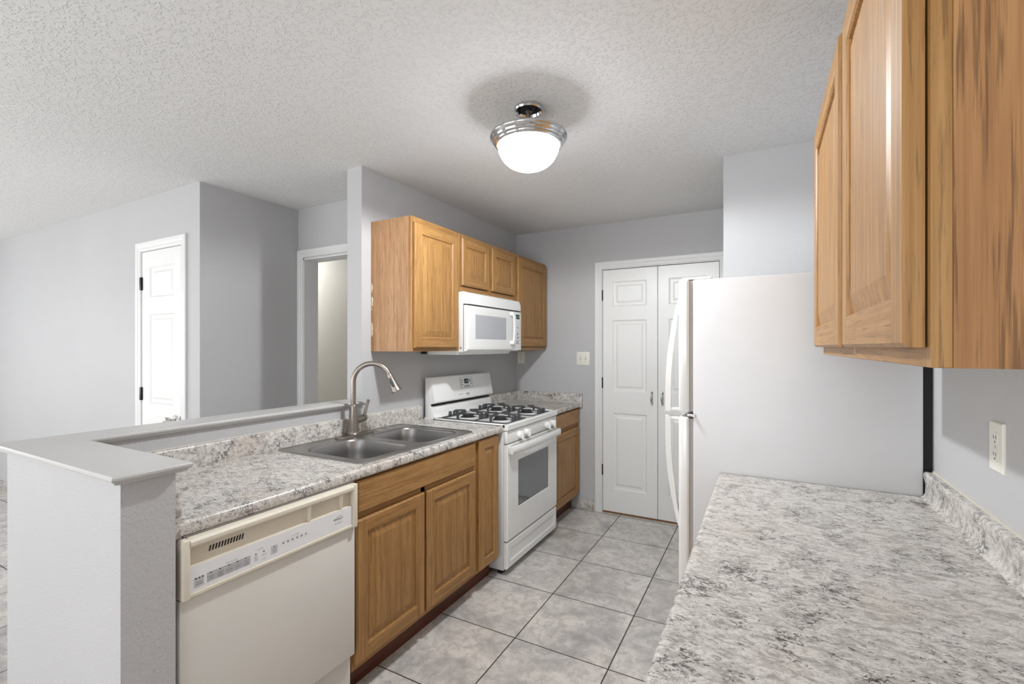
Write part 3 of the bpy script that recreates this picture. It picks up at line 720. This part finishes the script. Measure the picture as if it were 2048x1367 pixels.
# burners and grates
for gy in (-1.185, -.803):
    for bx_ in (.255, .510):
        bo = MB().lathe([(.052, 0), (.050, .006), (.040, .008), (.036, .010), (.036, .016), (.040, .017), (.041, .021), (.036, .024), (0, .0245)], (bx_, gy, .917), 2, 28, 1)
        bo.lathe([(.066, 0), (.066, .002), (.056, .003), (.052, .003)], (bx_, gy, .917), 2, 28, 0)
        bo.build('burner', ['applw', 'burner'], st)
    g = MB(); r_ = .0055; z0_, z1_ = .9245, .958
    hw = .128
    for y in (gy - hw, gy + hw): g.box(.140, .625, y - .0035, y + .0035, .9175, .924, .001)
    for x in (.137, .3825, .628): g.box(x - .0035, x + .0035, gy - hw - .0035, gy + hw + .0035, .9175, .924, .001)
    for bx_ in (.255, .510):
        for (dx, dy, Lx) in ((0, 1, hw), (0, -1, hw), (1, 0, .1225), (-1, 0, .1225)):
            # upright leg, arm along the top, finger tip rising at the inner end
            ox, oy = bx_ + dx * Lx, gy + dy * Lx; ix, iy = bx_ + dx * .028, gy + dy * .028; mx, my = bx_ + dx * (Lx - .018), gy + dy * (Lx - .018)
            tx_, ty_ = (r_, 0) if dx == 0 else (0, r_)
            prof = [(ox, oy, .920), (ox, oy, .952), (mx, my, .963), (ix, iy, .970), (ix, iy, .958), (mx - dx * .004, my - dy * .004, .951), (ox - dx * .013, oy - dy * .013, .942), (ox - dx * .013, oy - dy * .013, .920)]
            g.loft([[(p[0] - tx_, p[1] - ty_, p[2]) for p in prof], [(p[0] + tx_, p[1] + ty_, p[2]) for p in prof]], 0, True, True)
    for x in (.137, .3825, .628):
        for sy in (-1, 1):
            g.box(x - .011, x + .011, gy + sy * .042 - .006, gy + sy * .042 + .006, .9175, .955, .003)
    g.build('grate', 'iron', st)

# ------------------------------------------------------------------ microwave
mw = thing('microwave', 'white over-range microwave under the short oak cabinet', 'microwave', (.18, -.98, 1.36))
MY0, MY1 = -1.363, -.596
mb = MB().box(.012, .335, MY0, MY1, 1.366, 1.755, .002)
mb.prism([(.03, 1.366), (.30, 1.366), (.285, 1.346), (.05, 1.346)], 1, MY0 + .01, MY1 - .07)
mb.build('body', 'applw', mw)
mb = MB(); lp = []
for k in range(41):
    y = MY0 + (MY1 - MY0) * k / 40; ry = .016; dd = min(k, 40 - k) / 40 * (MY1 - MY0); inx = .0 if dd > ry else (ry - math.sqrt(max(0, ry * ry - (ry - dd) ** 2)))
    zt = 1.755 + (.0022 if k % 3 == 1 and 6 < k < 36 else 0)
    lp.append([(.3352, y, 1.676), (.366 - inx, y, 1.676), (.364 - inx, y, 1.72), (.352 - inx, y, 1.750), (.340, y, zt), (.3352, y, zt)])
mb.loft(lp, 0, True, True); mb.build('vent_grille', 'applw', mw)
MB().box(.3352, .345, MY0 + .004, MY1 - .004, 1.668, 1.6755).build('gap_line', 'black', mw)
MB().box(.3352, .337, MY0 + .001, MY0 + .006, 1.372, 1.668).build('hinge_gap', 'black', mw)
f = px(.3375); DR = -.722
dn = MB(); rings(dn, f, MY0 + .003, DR, 1.371, 1.668, [(0, 0), (0, .018), (.010, .027), (.028, .0285)], 0, False, True)
a0, a1, b0, b1 = MY0 + .031, DR - .028, 1.399, 1.640; WY0, WY1, WZ0, WZ1 = -1.262, -.838, 1.447, 1.612
dn.quad(rect(f, a0, WY0, b0, b1, .0285)); dn.quad(rect(f, WY1, a1, b0, b1, .0285)); dn.quad(rect(f, WY0, WY1, b0, WZ0, .0285)); dn.quad(rect(f, WY0, WY1, WZ1, b1, .0285))
rings(dn, f, WY0, WY1, WZ0, WZ1, [(0, .0285), (.003, .0265)], 0, False)
face_out(dn, f)
md = dn.build('door', 'applw', mw, smooth=1)
mb = MB(); rings(mb, f, -1.305, -.800, 1.425, 1.636, [(0, .0284), (.0, .0292)], 0, False, False)
MB().box(.360, .3645, WY0 + .0025, WY1 - .0025, WZ0 + .0025, WZ1 - .0025).build('window', 'mwglass', md)['label'] = 'grey mesh microwave window'
mb = MB()
for a, b in ((1.415, 1.445), (1.630, 1.660)): mb.box(.364, .392, -.790, -.750, a, b, .005)
mb.loft([[(x - .004, -.788, z), (x + .006, -.784, z), (x + .008, -.770, z), (x + .006, -.756, z), (x - .004, -.752, z)] for x, z in ((.386, 1.418), (.394, 1.45), (.397, 1.50), (.398, 1.54), (.397, 1.58), (.394, 1.625), (.386, 1.657))], 0, True, True)
mb.build('handle', 'applw', md, smooth=40)
MB().box(.3375, .362, DR + .001, MY1 - .002, 1.371, 1.668, .006, 3).build('control_panel', 'applw', mw)
mb = MB(); mb.box(.3621, .3632, -.690, -.632, 1.612, 1.646, 0, 1, 0)
mb.text('12:34', .017, lambda u, v: (.3636, -.661 + u, 1.629 + v), 1)
for k, z in enumerate((1.586, 1.566, 1.545, 1.523, 1.497, 1.468, 1.440, 1.425)):
    for y in ((-.674, -.652) if k < 3 or k > 5 else (-.660,)):
        mb.box(.3621, .3628, y - (.008 if k != 3 else .003), y + (.008 if k != 3 else .003), z - (.004 if k < 4 or k > 5 else .009), z + (.004 if k < 4 or k > 5 else .009), 0, 1, 3 if k < 2 else 2)
for z in (1.51, 1.497, 1.484, 1.47, 1.457): mb.box(.3621, .3628, -.700, -.692, z - .0025, z + .0025, 0, 1, 2)
mb.build('keypad', ['display', 'green', 'inkgrey', 'grey2'], mw)
MB().lathe([(.0, 0), (.006, 0), (.007, -.004), (.004, -.006), (0, -.006)], (.322, MY0 - .0005, 1.392), 1, 14).build('side_screw', 'knob', mw)
MB().box(.015, .05, MY0 - .03, MY0 - .006, 1.350, 1.371, .004).build('power_cord_clip', 'black', mw)

# ------------------------------------------------------------------ refrigerator
fr = thing('refrigerator', 'white top-freezer refrigerator in the alcove beside the right counter', 'refrigerator', (2.12, -1.5, 0))
FY0, FY1 = -1.887, -1.115
mb = MB().box(1.792, 2.494, FY0, FY1, .03, 1.664, .006)
for x in (1.86, 2.42):
    for y in (FY0 + .06, FY1 - .06): mb.lathe([(.02, .0), (.02, .031)], (x, y, 0), 2, 14, 1)
mb.build('cabinet_body', ['applside', 'black'], fr)
for nm, z0, z1 in (('freezer_door', 1.134, 1.668), ('fresh_food_door', .065, 1.121)):
    d = MB().box(1.737, 1.778, FY0 + .001, FY1 - .001, z0, z1, .010, 3).build(nm, 'applw', fr)
    MB().box(1.7785, 1.7915, FY0 + .010, FY1 - .010, z0 + .008, z1 - .008).build('gasket', 'gasket', d)
    up = nm == 'freezer_door'
    if up: pts = [(1.735, 1.598), (1.722, 1.56), (1.7065, 1.50), (1.693, 1.44), (1.682, 1.37), (1.675, 1.29), (1.673, 1.22), (1.673, 1.137)]
    else: pts = [(1.735, .672), (1.722, .71), (1.7065, .77), (1.693, .83), (1.682, .90), (1.675, .97), (1.673, 1.04), (1.673, 1.118)]
    pts = [(1.735 - (1.735 - x) * .83, z) for x, z in pts]; n = len(pts); hm = MB(); lp = []
    for i, (x, z) in enumerate(pts):
        tk = .010 + .011 * min(1, i / 3); lp.append([(x, -1.870, z), (x - .002, -1.860, z), (x - .002, -1.850, z), (x, -1.840, z), (x + tk, -1.840, z), (x + tk, -1.870, z)])
    hm.loft(lp, 0, True, True)
    za, zb = (1.137, 1.155) if up else (1.100, 1.118)
    hm.box(1.687, 1.7385, -1.8685, -1.8415, za + .0015, zb - .0015, .003)
    hm.build('handle', 'applw', d, smooth=40)
MB().box(1.75, 1.86, FY0 + .01, FY0 + .05, 1.6655, 1.676, .004).build('top_hinge_cover', 'applw', fr)
mb = MB().box(1.770, 1.800, FY0 - .001, FY0 + .03, 1.1215, 1.1335, .002); mb.lathe([(.006, -.008), (.007, .0)], (1.795, FY0 - .001, 1.1275), 1, 12)
mb.build('middle_hinge', 'knob', fr)
MB().box(2.4942, 2.516, FY0 + .012, FY1 - .012, .06, 1.64).build('gap_shade_strip', 'black', fr)  # added black strip, stands in for the shade in the wall gap
MB().box(1.775, 1.79, FY0 + .02, FY1 - .02, .03, .062).build('toe_grille', 'gasket', fr)

# ------------------------------------------------------------------ right wall cabinet
RC0, RC1 = -3.128, -1.975
rc = thing('wall_cabinet', 'large oak two-door wall cabinet hanging at the top right above the counter', 'cabinet', (2.37, -2.55, 1.374))
mb = MB().box(2.235, WR - .001, RC0, RC0 + .014, 1.374, UT).box(2.235, WR - .001, RC1 - .014, RC1, 1.374, UT).box(2.235, WR - .001, RC0 + .014, RC1 - .014, UT - .018, UT).box(2.235, WR - .001, RC0 + .014, RC1 - .014, 1.386, 1.402, 0, 1, 1)
mb.box(WR - .010, WR - .001, RC0 + .014, RC1 - .014, 1.402, UT - .018)
mb.build('body', ['oakside', 'cabin'], rc)
mb = MB(); face_frame(mb, 2.215, 2.235, RC0, RC1, 1.374, UT, .040, .038, .038, [(-2.60, -2.545)]); mb.build('face_frame', ['oakz', 'oaky'], rc)
raised_door(nx(2.2125), RC0 + .012, -2.597, 1.398, 2.104, .021, .062).build('door', ['oakz', 'oaky'], rc, smooth=1)
raised_door(nx(2.2085), -2.575, RC1 - .012, 1.398, 2.104, .021, .062).build('door', ['oakz', 'oaky'], rc, smooth=1)

# ------------------------------------------------------------------ ceiling light
LX, LY = 1.137, -2.029
cl = thing('ceiling_light', 'semi-flush nickel ceiling light with a glowing frosted glass bowl', 'ceiling light', (LX, LY, 2.16))
MB().lathe([(.055, H - .0005), (.062, H - .004), (.064, H - .014), (.061, H - .020), (.056, H - .018), (.050, H - .006), (.02, H - .004)], (LX, LY, 0), 2, 48).build('canopy', 'chrome', cl)
MB().lathe([(.049, H - .0065), (.049, H - .0085), (.02, H - .0085), (.0, H - .0085)], (LX, LY, 0), 2, 32).build('canopy_inside', 'black', cl)
for dx, dy in ((-.034, -.020), (.034, .006)): MB().lathe([(.003, 0), (.003, -.014), (.0045, -.015), (.005, -.020), (.003, -.023), (0, -.023)], (LX + dx, LY + dy, H - .008), 2, 12).build('canopy_screw', 'hinge', cl)
MB().lathe([(.012, H - .008), (.014, H - .012), (.014, H - .020), (.011, H - .022), (.011, 2.345), (.014, 2.343), (.014, 2.325)], (LX, LY, 0), 2, 24).build('stem', 'nickel', cl)
MB().lathe([(.015, 2.330), (.10, 2.327), (.155, 2.320), (.167, 2.314), (.1685, 2.309), (.167, 2.304), (.160, 2.297), (.157, 2.294), (.1565, 2.289), (.152, 2.284), (.149, 2.283), (.1475, 2.277), (.143, 2.272), (.137, 2.271), (.134, 2.278), (.10, 2.305), (.015, 2.31)], (LX, LY, 0), 2, 64).build('pan', 'chrome', cl, smooth=50)
pf = []
for k in range(17):
    a = k / 16 * math.pi / 2; pf.append((.134 * math.cos(a) ** .85 if k < 16 else .001, 2.279 - .110 * math.sin(a)))
MB().lathe(pf, (LX, LY, 0), 2, 48).build('glass_bowl', 'glass', cl, smooth=60)
pl = bpy.data.lights.new('ceiling_light_bulb', 'SPOT'); pl.energy = 118; pl.spot_size = R(180); pl.spot_blend = .22; pl.shadow_soft_size = .03; pl.color = (.95, .98, 1.0)
po = bpy.data.objects.new('ceiling_light_bulb', pl); COL.objects.link(po); po.location = (LX, LY, 2.262)
MB().lathe([(.002, .012), (.005, .008), (.0055, .002), (.003, -.006), (0, -.009)], (LX, LY, 2.1695), 2, 14).build('finial', 'nickel', cl)

# ------------------------------------------------------------------ switch and outlets
sw = thing('light_switch', 'white double toggle switch plate beside the pantry doors', 'light switch', (.6575, 0, 1.297))
MB().box(.598, .717, -.006, 0, 1.240, 1.355, .0025).build('cover_plate', 'plate', sw)
for x in (.634, .681):
    tg = MB().box(x - .006, x + .006, -.0066, -.0055, 1.284, 1.312, 0).build('toggle_slot', 'grey1', sw)
    MB().box(x - .0042, x + .0042, -.016, -.006, 1.292, 1.305, .001).build('toggle', 'plate', tg)
    for z in (1.268, 1.328): MB().lathe([(.003, 0), (.003, -.001), (0, -.0012)], (x, -.006, z), 1, 10).build('screw', 'grey1', sw)
def outlet(label, f, uc, vc):
    c = f(uc, vc, 0); t = thing('electrical_outlet', label, 'outlet', c)
    mb = MB(); rings(mb, f, uc - .036, uc + .036, vc - .058, vc + .058, [(0, 0), (0, .003), (.003, .006)], 0, True, True); mb.build('cover_plate', 'plate', t)
    for dv in (-.0195, .0195):
        mb = MB(); lp = []
        for w_ in (.005, .0072):
            lp.append([f(uc + max(-.0145, min(.0145, .0175 * math.cos(R(a)))), vc + dv + .0155 * math.sin(R(a)), w_) for a in range(0, 360, 15)])
        mb.loft(lp, 0, True, True); s_ = mb.build('socket', 'plate', t)
        mb = MB()
        for du in (-.0062, .0062): mb.loft([rect(f, uc + du - .0011, uc + du + .0011, vc + dv - .001, vc + dv + .0075, w_) for w_ in (.0068, .0075)], 0, True, True)
        mb.loft([[f(uc + .0024 * math.cos(R(a)), vc + dv - .0078 + .0024 * math.sin(R(a)), w_) for a in range(0, 360, 30)] for w_ in (.0068, .0075)], 0, True, True)
        mb.build('slots', 'ink', s_)
    mb = MB(); mb.loft([[f(uc + .003 * math.cos(R(a)), vc + .003 * math.sin(R(a)), w_) for a in range(0, 360, 30)] for w_ in (.0055, .0068)], 0, True, True); mb.build('screw', 'grey1', t)
    return t
outlet('ivory double outlet on the far wall below the end of the oak cabinets', ny(0), .053, 1.302)
outlet('white double outlet on the right wall above the foreground counter', nx(WR), -2.358, 1.166)

# ------------------------------------------------------------------ added hall fill lamp, out of view, brightens the hall
hl = thing('hall_fill_light', 'added unseen fill lamp that brightens the hall', 'ceiling light', (-2.7, -.9, H - .1))
MB().lathe([(.11, H - .001), (.11, H - .02), (.10, H - .03)], (-2.7, -.9, 0), 2, 32).build('base', 'chrome', hl)
MB().lathe([(.10, H - .03), (.09, H - .07), (.05, H - .095), (0, H - .10)], (-2.7, -.9, 0), 2, 32).build('glass_bowl', 'hallfill', hl)
